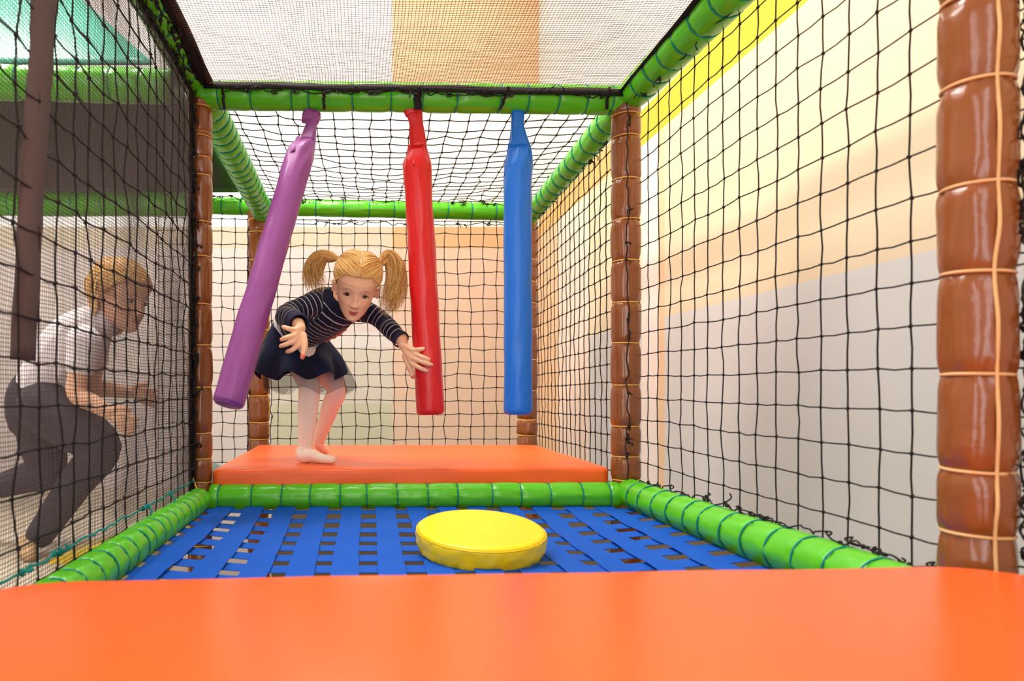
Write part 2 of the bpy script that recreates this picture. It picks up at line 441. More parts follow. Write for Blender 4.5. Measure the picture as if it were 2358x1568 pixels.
mb = web(P(80, -40, .985)+Vector((.016, 0, 0)), P(24, 830, .93)+Vector((.016, 0, 0)), Vector((.12, .99, 0)).normalized(), .055)
tag(mb.build('hanging_strap', M['strap_grey']), 'wide dark grey strap hanging against the left mesh screen', 'strap')

# ------------------------------------------------------------------ orange mats
def rounded_outline(w, d, rc, n=8):
    pts = []
    for cx, cy, a0 in ((w/2-rc, d/2-rc, 0), (-w/2+rc, d/2-rc, 90), (-w/2+rc, -d/2+rc, 180), (w/2-rc, -d/2+rc, 270)):
        for k in range(n+1):
            a = math.radians(a0+90*k/n); pts.append((cx+rc*math.cos(a), cy+rc*math.sin(a)))
    return pts
def mat_pad(corners, h, rc, edge, sub=3):
    """padded mat: four ground corners (near-left, near-right, far-right, far-left) at the top surface"""
    mb = MB(); a, b, c_, d_ = corners
    N = 40
    def top(u, v):
        return grid_pt(corners, u, v)
    prof = [(0, -h), (-.0, -h+edge), (0, -edge)]+[(edge*(1-math.cos(math.radians(q))), -edge+edge*math.sin(math.radians(q))) for q in (20, 45, 70, 90)]
    rings = []
    W = ((b-a).length+(c_-d_).length)/2; D = ((d_-a).length+(c_-b).length)/2
    out = rounded_outline(W, D, rc)
    dense = []
    for i in range(len(out)):
        p, q = out[i], out[(i+1) % len(out)]
        L = math.hypot(q[0]-p[0], q[1]-p[1]); m = max(1, int(L/.03))
        for k in range(m): dense.append((p[0]+(q[0]-p[0])*k/m, p[1]+(q[1]-p[1])*k/m))
    for ins, z in prof:
        ring = []
        for x, y in dense:
            s = 1-2*ins/min(W, D)
            u = .5+x*(1-2*ins/W)/W; v = .5+y*(1-2*ins/D)/D
            p = top(u, v)
            bul = 0
            if -h < z < -edge*.5: bul = .002*math.sin(x*17+y*11)
            ring.append(p+Vector((bul, bul, z+noise.noise(p*7)*.0015)))
        rings.append(ring)
    for s in (.93, .8, .6, .4, .2, .05):
        rings.append([top(.5+x*(1-2*edge/W)*s/W, .5+y*(1-2*edge/D)*s/D)+Vector((0, 0, .003*(1-s)+noise.noise(top(.5+x*s/W, .5+y*s/D)*5)*.002)) for x, y in dense])
    mb.loft(rings); return mb
zm = CZ-.216
fl = D1-.0; fr = 2.86
def on(px, y, z):
    d = (CZ-z)*F/(y-CY); return P(px, y, d)
rear = [on(488, 1080, zm), on(1407, 1077, zm), on(1236, 1024, zm), on(594, 1024, zm)]
o = mat_pad(rear, .054, .025, .012).build('floor_mat', M['orange'], fix=True)
tag(o, 'orange padded floor mat the girl stands on', 'mat')
zn = CZ-.203
near = [Vector((-.43, -.25, zn)), Vector((.775, -.25, zn)), Vector((.775, .804, zn)), Vector((-.42, .731, zn))]
o = mat_pad(near, .10, .11, .012).build('floor_mat', M['orange_near'], fix=True)
tag(o, 'big orange padded mat across the whole bottom foreground', 'mat')

# ------------------------------------------------------------------ blue webbing
bed = thing('webbing_bed', 'blue straps woven into a springy bed behind the foreground mat', 'webbing bed', Vector((.15, 1.3, CZ-.33)))
X0, X1, Y0, Y1 = -.425, .735, .63, D1-.05
def bedz(x, y):
    u = (x-X0)/(X1-X0); v = (y-Y0)/(Y1-Y0); u = min(1, max(0, u)); v = min(1, max(0, v))
    return CZ-.318-.022*min(1, 6*u*(1-u))*min(1, 6*v*(1-v))
lx = [(p+20-CX)*D1/F for p in (508, 578, 648, 719, 789, 861, 932, 1003, 1072, 1142, 1211, 1280, 1350)]
cy_ = [Y1-.05-.0885*i for i in range(14)]
WS = .053
for i, x in enumerate(lx):
    rings = []; n = 112
    for k in range(n+1):
        y = Y0+(Y1-Y0+.012)*k/n
        ph = (y-cy_[0])/.0885
        wv = .0016*math.cos(math.pi*ph)*(1 if i % 2 else -1)
        z = bedz(x, y)+wv+(.0012 if i % 1 == 0 else 0)
        xx = x+.004*math.sin(y*5+i)
        rings.append([Vector((xx-WS/2, y, z-.0007)), Vector((xx+WS/2, y, z-.0007)), Vector((xx+WS/2, y, z+.0007)), Vector((xx-WS/2, y, z+.0007))])
    mb = MB(); mb.loft(rings); mb.build('strap', M['blue'], bed, smooth=False)
for j, y in enumerate(cy_):
    rings = []; n = 130
    for k in range(n+1):
        x = X0-.02+(X1-X0+.04)*k/n
        ph = (x-lx[0])/.0867
        wv = .0016*math.cos(math.pi*ph)*(1 if j % 2 else -1)
        z = bedz(x, y)-wv*0-.0022
        yy = y+.003*math.sin(x*6+j)
        rings.append([Vector((x, yy-WS/2, z-.0007)), Vector((x, yy+WS/2, z-.0007)), Vector((x, yy+WS/2, z+.0007)), Vector((x, yy-WS/2, z+.0007))])
    mb = MB(); mb.loft(rings); mb.build('strap', M['blue'], bed, smooth=False)

# ------------------------------------------------------------------ yellow cushion
cyc = Vector(((1105-CX)*1.42/F, 1.42, bedz(.25, 1.42)+.004))
cush = thing('round_cushion', 'yellow vinyl disc cushion lying on the blue webbing', 'cushion', cyc)
Rot = Matrix.Rotation(math.radians(7.0), 3, 'X')
def cring(r, z, n=96, wr=0, seed=0):
    out = []
    for k in range(n):
        a = 2*math.pi*k/n
        w = noise.noise(Vector((math.cos(a)*11, math.sin(a)*11, z*55+seed)))*wr
        out.append(cyc+Rot @ Vector(((r+w)*math.cos(a), (r+w)*math.sin(a), z+w*.4+.014)))
    return out
r0 = .133
mb = MB(); mb.loft([cring(.1, -.012), cring(.120, -.011, wr=.010), cring(.128, -.006, wr=.010), cring(.131, .004, wr=.007), cring(.1335, .012, wr=.006), cring(.1335, .020, wr=.006), cring(.134, .028, wr=.004), cring(.134, .031, wr=.002), cring(.1325, .0345)], caps=True)
mb.build('side_band', M['yellow'], cush)
mb = MB(); mb.loft([cring(.1325, .0345), cring(.131, .038), cring(.127, .0405), cring(.118, .0415), cring(.1, .040), cring(.07, .0375, wr=.002), cring(.035, .036, wr=.002), cring(.004, .0355)], caps=True)
mb.build('top_panel', M['yellow'], cush)
mb = MB(); mb.tube(cring(.1335, .0345), .0013, 6, closed=True); mb.build('seam_piping', M['yellow'], cush)

# ------------------------------------------------------------------ hanging bags
rb = .0395
def bag(top, bot, prof, mname, label, tw, hook_top, collar):
    """prof rows: t, half width, half depth, twist, sideways shift"""
    root = thing('punch_bag', label, 'hanging bag', bot)
    ax = (bot-top); L = ax.length; ax /= L
    side = Vector((1, 0, 0)); side = (side-ax*side.dot(ax)).normalized(); fw = ax.cross(side); foldsign = -1 if fw.y > 0 else 1
    def sec(t, n=40):
        a, b, tws, sh, sq = interp(prof, t)
        out = []
        for k in range(n):
            an = 2*math.pi*k/n
            ca, sa = math.cos(an), math.sin(an)
            x = a*math.copysign(abs(ca)**sq, ca); y = b*math.copysign(abs(sa)**sq, sa)
            c, s = math.cos(tws), math.sin(tws)
            wr = noise.noise(Vector((ca*2.5, sa*2.5, t*13+tw)))*.0022*(1+2.5*math.exp(-((t-.16)/.07)**2))
            out.append(top+ax*(t*L)+side*(x*c-y*s+sh+wr*ca)+fw*(x*s+y*c+wr*sa))
        return out
    tn = [r[0] for r in prof]; t0 = prof[0][0]
    mb = MB(); steps = [t0+(tn[2]-t0)*i/14 for i in range(15)]
    mb.loft([sec(t) for t in steps]); mb.build('neck', M[mname], root)
    steps = [tn[2]+(1-tn[2])*i/50 for i in range(51)]
    rings = [sec(t) for t in steps]
    s1, s2 = sec(tn[2]), sec(tn[4])
    a1 = top+ax*(tn[2]*L*.9)-side*interp(prof, tn[2])[0]*.9; b1 = top+ax*((tn[4]+.012)*L)-side*rb*.985
    c1 = top+ax*((tn[4]-.012)*L)-side*rb*.25+fw*foldsign*rb*.93; d1 = top+ax*(tn[2]*L)+fw*foldsign*.013-side*.002
    fb = MB(); ctr = (a1+b1+c1+d1)/4; out_ = (-side*.6+fw*foldsign*.8)
    fb.loft([[a1, b1, c1, d1], [p+out_*.0045+(ctr-p)*.05 for p in (a1, b1, c1, d1)], [p+out_*.0055+(ctr-p)*.14 for p in (a1, b1, c1, d1)]])
    fb.build('fold', M[mname], root, smooth=False, fix=True)
    # rounded stitched rim and base disc
    a, b, *_ = interp(prof, 1)
    base = rings[-1]; cen = sum(base, Vector())/len(base)
    for s, dz in ((.985, .004), (.95, .0075), (.86, .010)):
        rings.append([cen+(p-cen)*s+ax*(dz+.0012*math.sin(i*1.9)) for i, p in enumerate(base)])
    mb = MB(); mb.loft(rings); mb.build('body', M[mname], root)
    mb = MB(); mb.loft([[cen+(p-cen)*s+ax*dz for p in base] for s, dz in ((.86, .0095), (.84, .0125), (.5, .0138), (.05, .014))]); mb.build('base_disc', M[mname], root)
    collar(root, top, ax, side, fw)
    mb = MB()
    for q, (rot, dz) in enumerate(((0, 0), (1.57, .014))):
        pts = []
        for k in range(14):
            an = 2*math.pi*k/14
            v = Vector((math.cos(an)*.008, 0, math.sin(an)*.011)); v = Matrix.Rotation(rot, 3, 'Z') @ v
            pts.append(hook_top+v+Vector((0, 0, -dz)))
        mb.tube(pts, .0022, 6, closed=True)
    mb.build('shackle', M['metal'], root)
    return root
def band(w, d, h, flare, mname, name, twist=0, dx=0):
    def fn(root, top, ax, side, fw):
        rings = []
        for t, s in ((-.004, 1+flare), (h*.3, 1+flare*.5), (h*.8, 1), (h, .93)):
            ring = []
            for k in range(28):
                an = 2*math.pi*k/28; ca, sa = math.cos(an), math.sin(an)
                x = w*s*math.copysign(abs(ca)**.6, ca); y = d*s*math.copysign(abs(sa)**.6, sa)
                ring.append(top+ax*t+side*(x+dx*(1-t/h)+.0015*math.sin(an*5+t*300))+fw*y+ax*(.004*math.sin(an*2+twist)))
            rings.append(ring)
        mb = MB(); mb.loft(rings); mb.build(name, M[mname], root)
    return fn
bag(P(719, 262, D1), P(527, 922, 1.69), [(0, .021, .012, .5, .004, .7), (.05, .0175, .009, .45, .006, .7), (.105, .0225, .012, .15, .010, .8), (.15, .037, .036, 0, 0, .9), (.19, .0388, .0388, 0, 0, 1), (1, .0400, .0400, 0, 0, 1)],
    'purple', 'purple vinyl bag swung sideways to the left, leftmost of the hanging bags', 3, P(708, 248, D1), band(.025, .013, .028, .05, 'purple', 'folded_collar', 1))
bag(P(953, 252, D1), P(991, 944, D1-.0), [(0, .024, .014, 0, 0, .6), (.05, .0185, .012, .0, .004, .7), (.128, .0225, .015, .0, .006, .8), (.175, .0385, .034, 0, 0, .9), (.21, .0392, .0392, 0, 0, 1), (1, .0405, .0405, 0, 0, 1)],
    'red', 'red vinyl hanging bag the girl is pushing with her hand', 5, P(957, 240, D1), band(.0245, .0145, .018, .06, 'red', 'folded_collar', 2, -.004))
bag(P(1192, 252, D1), P(1193, 944, D1), [(0, .0165, .013, 0, -.001, .8), (.06, .0185, .014, 0, -.001, .8), (.125, .029, .02, 0, .005, .85), (.175, .038, .034, 0, 0, .9), (.21, .0398, .0398, 0, 0, 1), (1, .0400, .0400, 0, 0, 1)],
    'bagblue', 'blue vinyl hanging bag, rightmost of the three and hanging straight', 9, P(1190, 241, D1), band(.0168, .0138, .06, .0, 'bagblue', 'stitched_collar', 0))

# ------------------------------------------------------------------ people
def chain(mb, pts, rad, side=None, n=5, sides=14):
    """limb of smooth elliptical sections; rad items are r or (lateral, thickness)"""
    rr = [Vector((r, r, 0)) if not isinstance(r, tuple) else Vector((r[0], r[1], 0)) for r in rad]
    p = catmull(pts, n); q = catmull(rr, n)
    rings = []
    for i, c in enumerate(p):
        t = (p[min(i+1, len(p)-1)]-p[max(i-1, 0)]).normalized()
        s = side if side is not None else Vector((1, .3, .1))
        u = s-t*s.dot(t)
        if u.length < .05: u = t.orthogonal()
        u.normalize(); w = t.cross(u)
        rings.append([c+u*math.cos(2*math.pi*k/sides)*q[i].x+w*math.sin(2*math.pi*k/sides)*q[i].y for k in range(sides)])
    def cap(ring, c, t, r):
        out = []
        for s, h in ((.85, .5), (.5, .85), (.12, 1.0)):
            out.append([c+(v-c)*s+t*(h*r*.9) for v in ring])
        return out
    t0 = (p[0]-p[1]).normalized(); t1 = (p[-1]-p[-2]).normalized()
    rings = list(reversed(cap(rings[0], p[0], t0, min(q[0].x, q[0].y))))+rings+cap(rings[-1], p[-1], t1, min(q[-1].x, q[-1].y))
    mb.loft(rings)
def remesh(mb, voxel, smooth=2, name='tmp'):
    o = mb.build(name, M['skin'], None, fix=True)
    m = o.modifiers.new('r', 'REMESH'); m.mode = 'VOXEL'; m.voxel_size = voxel; m.use_smooth_shade = True
    if smooth:
        s = o.modifiers.new('s', 'SMOOTH'); s.factor = .5; s.iterations = smooth
    dg = bpy.context.evaluated_depsgraph_get(); dg.update()
    ev = o.evaluated_get(dg); me = bpy.data.meshes.new_from_object(ev)
    out = MB(); out.v = [v.co.copy() for v in me.vertices]; out.f = [tuple(p.vertices) for p in me.polygons]; out.mi = [0]*len(out.f)
    old = o.data; bpy.data.objects.remove(o); bpy.data.meshes.remove(old); bpy.data.meshes.remove(me)
    return out

class Head:
    W = [(-.086, .005), (-.083, .0145), (-.076, .0245), (-.062, .0365), (-.042, .0465), (-.02, .0525), (0, .0555), (.03, .0625), (.055, .0618), (.075, .054), (.09, .038), (.098, .02), (.1005, .002)]
    FR = [(-.086, .060), (-.083, .066), (-.076, .071), (-.062, .0735), (-.042, .0735), (-.02, .0735), (0, .0735), (.03, .077), (.055, .069), (.075, .053), (.09, .031), (.098, .012), (.1005, -.006)]
    BK = [(-.086, .05), (-.083, .035), (-.076, .012), (-.062, -.022), (-.042, -.055), (-.02, -.074), (0, -.084), (.03, -.0915), (.055, -.087), (.075, -.07), (.09, -.049), (.098, -.028), (.1005, -.01)]
    def __init__(s, O, r, f, u, k=1.0): s.O, s.r, s.f, s.u, s.k = O, r, f, u, k
    def w(s, x, y, z):
        if z < 0: z *= .94
        return s.O+(s.r*x+s.f*y+s.u*z)*s.k
    def loc(s, p):
        q = (p-s.O)/s.k; z = q.dot(s.u)
        return q.dot(s.r), q.dot(s.f), (z/.94 if z < 0 else z)
    def lv(s, tab, z):
        for a, b in zip(tab, tab[1:]):
            if z <= b[0]:
                k = max(0, (z-a[0])/(b[0]-a[0])); return a[1]+(b[1]-a[1])*k
        return tab[-1][1]
    def surf(s, a, z, off=0):
        w = s.lv(s.W, z); fr = s.lv(s.FR, z); bk = s.lv(s.BK, z); mid = (fr+bk)/2-.006
        ca, sa = math.cos(a), math.sin(a)
        ex = .92
        x = (w+off)*math.copysign(abs(ca)**ex, ca)
        y = mid+((fr-mid)+off if sa > 0 else (mid-bk)+off)*math.copysign(abs(sa)**ex, sa)
        z2 = z
        if off and z > .06: z2 = z+off*(z-.06)/.04
        if off == 0 and sa > 0: y += s.feat(x, z)
        return x, y, z2
    @staticmethod
    def feat(x, z):
        g = lambda dx, dz, sx, sz: math.exp(-(dx/sx)**2-(dz/sz)**2)
        d = 0
        # nose: bridge, tip, wings
        d += .0075*g(x, z+.012, .0065, .016)+.0155*g(x, z+.0285, .0085, .0075)
        d += .006*(g(x-.0095, z+.031, .0055, .005)+g(x+.0095, z+.031, .0055, .005))
        d -= .0055*(g(x-.0245, z+.001, .014, .0085)+g(x+.0245, z+.001, .014, .0085))   # eye sockets
        d += .003*(g(x-.0245, z+.0015, .0105, .006)+g(x+.0245, z+.0015, .0105, .006))  # lids
        d += .0025*(g(x-.024, z-.016, .018, .006)+g(x+.024, z-.016, .018, .006))       # brow
        d += .0055*(g(x-.033, z+.03, .016, .016)+g(x+.033, z+.03, .016, .016))         # cheeks
        # mouth
        d += .0026*g(x, z+.0490-x*x*10, .013, .0030)+.0032*g(x, z+.0572-x*x*14, .0105, .0036)
        d -= .0034*g(x, z+.0528-x*x*20, .016, .0016)
        d -= .002*g(x, z+.042, .005, .005)
        d += .004*g(x, z+.076, .013, .009)
        d -= .002*g(x, z+.066, .014, .004)
        return d
    def mesh(s, mb, n=128):
        zs = [-.086+.1865*i/110 for i in range(111)]
        rings = []
        for z in zs:
            rings.append([s.w(*s.surf(2*math.pi*k/n, z)) for k in range(n)])
        mb.loft(rings)
        for sg in (-1, 1):                          # ears
            ring = []
            for t, rx, rz, off in ((0, .004, .010, -.006), (.5, .005, .013, .004), (.9, .0070, .0178, .012), (1, .006, .0165, .0155)):
                ring.append([s.w(sg*(.0545+off), -.008-.006*(off > 0)+rx*1.5*math.cos(2*math.pi*k/16), -.012+rz*math.sin(2*math.pi*k/16)) for k in range(16)])
            mb.loft(ring)
    def skin_color(s, p, base):
        x, y, z = s.loc(p)
        c = list(base)
        if -.11 < z < .11 and abs(x) < .09 and -.1 < y < .12:
            g = lambda dx, dz, sx, sz: math.exp(-(dx/sx)**2-(dz/sz)**2)
            def mix(col, k):
                for i in range(3): c[i] += (col[i]-c[i])*k
            if y > .04:
                mix((.66, .20, .13), .35*(g(x-.036, z+.03, .014, .013)+g(x+.036, z+.03, .014, .013)))
                zz = z+.0528-x*x*20
                if abs(x) < .0150:
                    up = .8*math.exp(-((zz-.0026)/.0024)**2); lo = math.exp(-((zz+.0036)/.0034)**2)
                    e = max(0, 1-(abs(x)/.0150)**2)**.6
                    mix((.50, .035, .03), min(1, 1.25*max(up*.8, lo)*e))
                    mix((.12, .02, .02), .9*math.exp(-(zz/.0014)**2)*e)
                for sg in (-1, 1):
                    bx = x*sg-.026; bz = z-.0165+.35*bx*bx/.012-(.0025 if bx < 0 else 0)
                    if abs(bx) < .017: mix((.25, .13, .06), .55*math.exp(-(bz/.0022)**2)*(1-(bx/.017)**2))
                    mix((.06, .02, .02), .75*g(x-sg*.005, z+.0365, .0022, .0016))
                    mix((.45, .2, .13), .3*g(x-sg*.0245, z+.001, .014, .007))
        return c
    def eyes(s, parent):
        for sg in (-1, 1):
            x0, z0 = sg*.0245, -.002
            y0 = s.surf(math.acos(max(-1, min(1, x0/.066))), z0)[1]
            mb = MB(); vs = []; fs = []; mi = []
            n, m = 24, 8
            for i in range(m+1):
                for k in range(n):
                    a = 2*math.pi*k/n; rr = i/m
                    ex = .0122*rr*math.cos(a); ez = (.0052 if math.sin(a) > 0 else .0040)*rr*math.sin(a)*(1-.35*abs(math.cos(a))**2)
                    ez += sg*ex*.10
                    yy = y0+.0022-.0030*rr*rr-abs(ex)*.10*(1 if ex*sg > 0 else .2)
                    vs.append(s.w(x0+ex, yy, z0+ez))
            for i in range(m):
                for k in range(n):
                    k2 = (k+1) % n; a = 2*math.pi*(k+.5)/n; rr = (i+.5)/m
                    ex = .0122*rr*math.cos(a); ez = .0046*rr*math.sin(a)
                    q = 1 if math.hypot(ex+.0004, (ez+.0006)) < .0064 else 0
                    if i == m-1: q = 2
                    fs.append((i*n+k, i*n+k2, (i+1)*n+k2, (i+1)*n+k)); mi.append(q)
            mb.v = vs; mb.f = fs; mb.mi = mi
            pts = []
            for k in range(9):
                q = -1+2*k/8
                pts.append(s.w(x0+.0130*q, y0+.0026-.0028*q*q, z0+.0056-.0054*q*q+sg*q*.001))
            mb.tube(pts, [.0006+.0010*(1-abs(-1+2*k/8)) for k in range(9)], 5, mi=2)
            mb.build('eye', [M['eyewhite'], M['iris'], M['lash']], parent)

SKIN = (.87, .48, .29)
def nearest_along(p, segs):
    best = 9; al = 0
    for a, b, s0, r in segs:
        ab = b-a; t = max(0, min(1, (p-a).dot(ab)/ab.length_squared))
        d = (p-(a+ab*t)).length-r
        if d < best: best = d; al = s0+ab.length*t
    return al
def seglist(chains):
    out = []
    for pts, rad, off in chains:
        p = catmull(pts, 6); s = off
        for i, (a, b) in enumerate(zip(p, p[1:])):
            r = rad[min(len(rad)-1, int(i/6))]; r = r if not isinstance(r, tuple) else min(r)
            out.append((a, b, s, r)); s += (b-a).length
    return out
def along_attr(o, off, segs):
    me = o.data; a = me.attributes.new('along', 'FLOAT', 'POINT')
    a.data.foreach_set('value', [nearest_along(v.co+off, segs) for v in me.vertices])

def hand(mb, wrist, knuckles, tips, thumb, mids=None, r=.0068):
    """five separate fingers, each its own chain from the wrist through knuckle, middle joint and tip"""
    for i, (k, t) in enumerate(zip(knuckles, tips)):
        m = mids[i] if mids else k.lerp(t, .5)
        chain(mb, [wrist, wrist.lerp(k, .6), k], [.011, .0105, .0088], n=3, sides=10)
        chain(mb, [k, m, k.lerp(t, .8) if not mids else m.lerp(t, .6), t], [r*1.12, r, r*.93, r*.8], n=3, sides=10)
    cen = sum(knuckles, Vector())/4
    chain(mb, [wrist.lerp(cen, .15), wrist.lerp(cen, .6), cen], [(.014, .010), (.018, .010), (.016, .008)], side=(knuckles[0]-knuckles[3]), n=3)
    chain(mb, thumb, [.0115, .0098, .008, .0064], n=3, sides=10)

def hair_strand(pts, r0, r1, mb, cols, c, sides=4):
    n0 = len(mb.v)
    rad = [r0+(r1-r0)*i/(len(pts)-1) for i in range(len(pts))]
    mb.tube(pts, rad, sides)
    cols += [c]*(len(mb.v)-n0)
def blond(rr, warm=0):
    k = rr.random()
    a, b = Vector(lin((252, 212, 136))), Vector(lin((188, 120, 44)))
    c = a.lerp(b, min(1, k*.9+warm)); return tuple(c)

# ---- the girl
foot_d = 2.06
girl = thing('person', 'blonde girl in navy striped top and tulle skirt leaning forward past the bags', 'person', Vector((G(520, 1525, foot_d).x, foot_d, CZ-.216)))
pt, roll = math.radians(27), math.radians(9)
r0v, f0, u0 = Vector((1, 0, 0)), Vector((0, -math.cos(pt), -math.sin(pt))), Vector((0, -math.sin(pt), math.cos(pt)))
hu = u0*math.cos(roll)+r0v*math.sin(roll); hr = r0v*math.cos(roll)-u0*math.sin(roll)
HO = G(812, 413, 1.872)-f0*.0725
H = Head(HO, hr, f0, hu, 1.0)
neck = G(735, 440, 1.965)
torso = [G(395, 690, 2.14), G(440, 605, 2.11), G(560, 545, 2.045), G(660, 490, 1.995), G(715, 452, 1.972)]
torso_r = [(.080, .070), (.074, .066), (.082, .070), (.084, .062), (.055, .045)]
shR, elR, wrR = G(590, 440, 1.965), G(350, 540, 1.885), G(425, 598, 1.775)
shL, elL, wrL = G(875, 500, 2.045), G(1000, 590, 2.025), G(1118, 708, 1.962)
lat = (shL-shR)
hipR, knR, anR = G(430, 760, 2.13), G(500, 1020, 2.085), G(474, 1420, 2.085)
hipL, knL, anL = G(540, 780, 2.19), G(682, 1035, 2.17), G(565, 1370, 2.29)
zfoot = CZ-.216
def flat(v, h): w = v.copy(); w.z = zfoot+h; return w
heelR, ballR, toeR = flat(G(455, 1490, 2.075), .024), flat(G(590, 1505, 2.045), .016), flat(G(655, 1515, 2.035), .0135)
footL = [G(560, 1395, 2.30), G(590, 1430, 2.33), flat(G(612, 1455, 2.35), .014)]
hR_k = [P(684, 797, 1.742), P(678, 785, 1.738), P(676, 773, 1.738), P(679, 760, 1.744)]
hR_m = [P(672, 806, 1.735), P(661, 792, 1.728), P(660, 777, 1.728), P(665, 757, 1.735)]
hR_t = [P(661, 810, 1.742), P(646, 797, 1.735), P(648, 782, 1.735), P(652, 753, 1.742)]
hR_w = P(691, 757, 1.762)
thR = [P(697, 772, 1.757), P(701, 792, 1.748), P(700, 808, 1.742), P(696, 823, 1.738)]
hL_k = [P(951, 838, 1.908), P(957, 827, 1.902), P(959, 816, 1.902), P(953, 807, 1.908)]
hL_m = [P(967, 847, 1.893), P(977, 835, 1.886), P(975, 823, 1.887), P(965, 805, 1.896)]
hL_t = [P(984, 854, 1.890), P(994, 840, 1.887), P(988, 828, 1.886), P(975, 803, 1.891)]
hL_w = P(929, 797, 1.945)
thL = [P(934, 820, 1.935), P(942, 842, 1.922), P(947, 856, 1.918), P(951, 868, 1.917)]

B = MB()
H.mesh(B)
chain(B, [G(715, 465, 1.985), neck, HO-hu*.055-f0*.018, HO-hu*.02-f0*.015], [.036, .031, .032, .036])
chain(B, torso, [(a-.006, b-.006) for a, b in torso_r], lat)
for a, b, c_ in ((shR, elR, wrR), (shL, elL, wrL)):
    chain(B, [a, a.lerp(b, .5), b, b.lerp(c_, .5), c_], [.030, .025, .021, .020, .0155])
chain(B, [wrL.lerp(hL_w, -.3), wrL.lerp(hL_w, .4), hL_w], [.019, .0165, (.017, .013)], side=Vector((.6, 0, -.8)))
chain(B, [wrR, hR_w], [.018, .0155], n=4)
hand(B, hR_w, hR_k, hR_t, thR, hR_m)
hand(B, hL_w, hL_k, hL_t, thL, hL_m)
chain(B, [hipR, hipR.lerp(knR, .5), knR, knR.lerp(anR, .35), anR], [.052, .044, .032, .029, .019])
chain(B, [hipL, hipL.lerp(knL, .5), knL, knL.lerp(anL, .35), anL], [.050, .043, .030, .027, .018])
chain(B, [anR, heelR, ballR, toeR], [.016, .018, .012, .009])
chain(B, [anL]+footL, [.016, .016, .011, .008])
body = remesh(B, .0016, 2)
nail = (.75, .06, .05)
cols = []
for p in body.v:
    c = H.skin_color(p, SKIN)
    for t, k in ((thR[-1], .010), (thL[-1], .0075)):
        if (p-t).length < k: c = [c[0]*.4+nail[0]*.6, c[1]*.3+nail[1]*.7, c[2]*.3+nail[2]*.7]
    for t in hR_t[:3]+hL_t[:3]:
        if (p-t).length < .0065: c = [c[0], c[1]*.72, c[2]*.7]
    cols.append(c)
body.build('body', M['skin'], girl, col=cols)
H.eyes(girl)

# shirt
S = MB()
def grow(rad, d): return [(a[0]+d, a[1]+d) if isinstance(a, tuple) else a+d for a in rad]
chain(S, [G(428, 622, 2.115)]+torso[2:]+[G(735, 435, 1.965)], [(.082, .075), (.086, .072), (.087, .066), (.062, .05), (.040, .040)], lat)
for a, b, c_, rr_ in ((shR, elR, wrR, [.045, .035, .032, .031, .027]), (shL, elL, wrL, [.040, .031, .0285, .0275, .0235])):
    chain(S, [a.lerp(torso[3], .35), a.lerp(b, .35), b, b.lerp(c_, .5), c_.lerp(b, .22)], rr_)
sm = remesh(S, .003, 3)
for i, p in enumerate(sm.v):                        # cloth folds
    sm.v[i] = p+Vector((noise.noise(p*38), noise.noise(p*38+Vector((9, 0, 0))), noise.noise(p*38+Vector((0, 7, 0)))))*.0022
so = sm.build('shirt', M['shirt'], girl)
segs = seglist([([G(430, 620, 2.112)]+torso[2:], [.07]*5, 0), ([shR, elR, wrR], [.035, .03], .30), ([shL, elL, wrL], [.03, .027], .30)])
along_attr(so, worldloc(girl), segs)
for a, b, r_ in ((elR.lerp(wrR, .7), wrR.lerp(elR, -.10), .0290), (elL.lerp(wrL, .86), wrL, .0250)):
    mb = MB(); t = (b-a).normalized(); u = t.orthogonal().normalized(); w = t.cross(u); rings = []
    for s, k in ((0, 1), (.5, 1.03), (1, 1.0), (1.0, .88), (.6, .86)):
        rings.append([a.lerp(b, s)+(u*math.cos(2*math.pi*q/24)+w*math.sin(2*math.pi*q/24))*r_*k for q in range(24)])
    mb.loft(rings, caps=False); mb.build('cuff', M['cuff'], girl)
mb = MB()
for i, (cx, cy, s) in enumerate(((600, 715, 5), (625, 722, 6), (655, 722, 9), (690, 716, 8), (712, 700, 7), (735, 692, 5), (742, 686, 4), (640, 706, 5))):
    c0 = G(cx, cy, 1.99)
    # drop each motif on to the shirt front
    best = min(sm.v, key=lambda v: abs((v.x-c0.x)*F/1.99)+abs((v.z-c0.z)*F/1.99)+(v.y-1.9)*18)
    mb.ball(best, 0, 8, 5, mtx=Matrix.Diagonal((s*.0011, .0022, s*.0009)))
mb.build('shirt_print', M['print_'], girl)

# skirt
wc = G(432, 628, 2.115); waxis = (torso[2]-torso[0]).normalized()
wl = (lat-waxis*lat.dot(waxis)).normalized(); wf = waxis.cross(wl)
hc = G(438, 950, 2.14)
def skirt_ring(t, hem_c, rx, ry, wav, ph, rw=(.083, .075), n=96, lowdir=None):
    out = []
    for k in range(n):
        a = 2*math.pi*k/n
        p = wc+wl*(rw[0]*math.cos(a))+wf*(rw[1]*math.sin(a))
        q = hem_c+Vector((rx*math.cos(a+ALIGN), ry*math.sin(a+ALIGN), wav*.4*math.sin(7*a+ph)-.03*math.sin(a+ALIGN)*0))
        q += (q-hem_c)*(wav*math.sin(7*a+ph)*4)
        s = t**.8
        v = p.lerp(q, t); v += (q-hem_c)*.14*math.sin(math.pi*t)
        out.append(v)
    return out
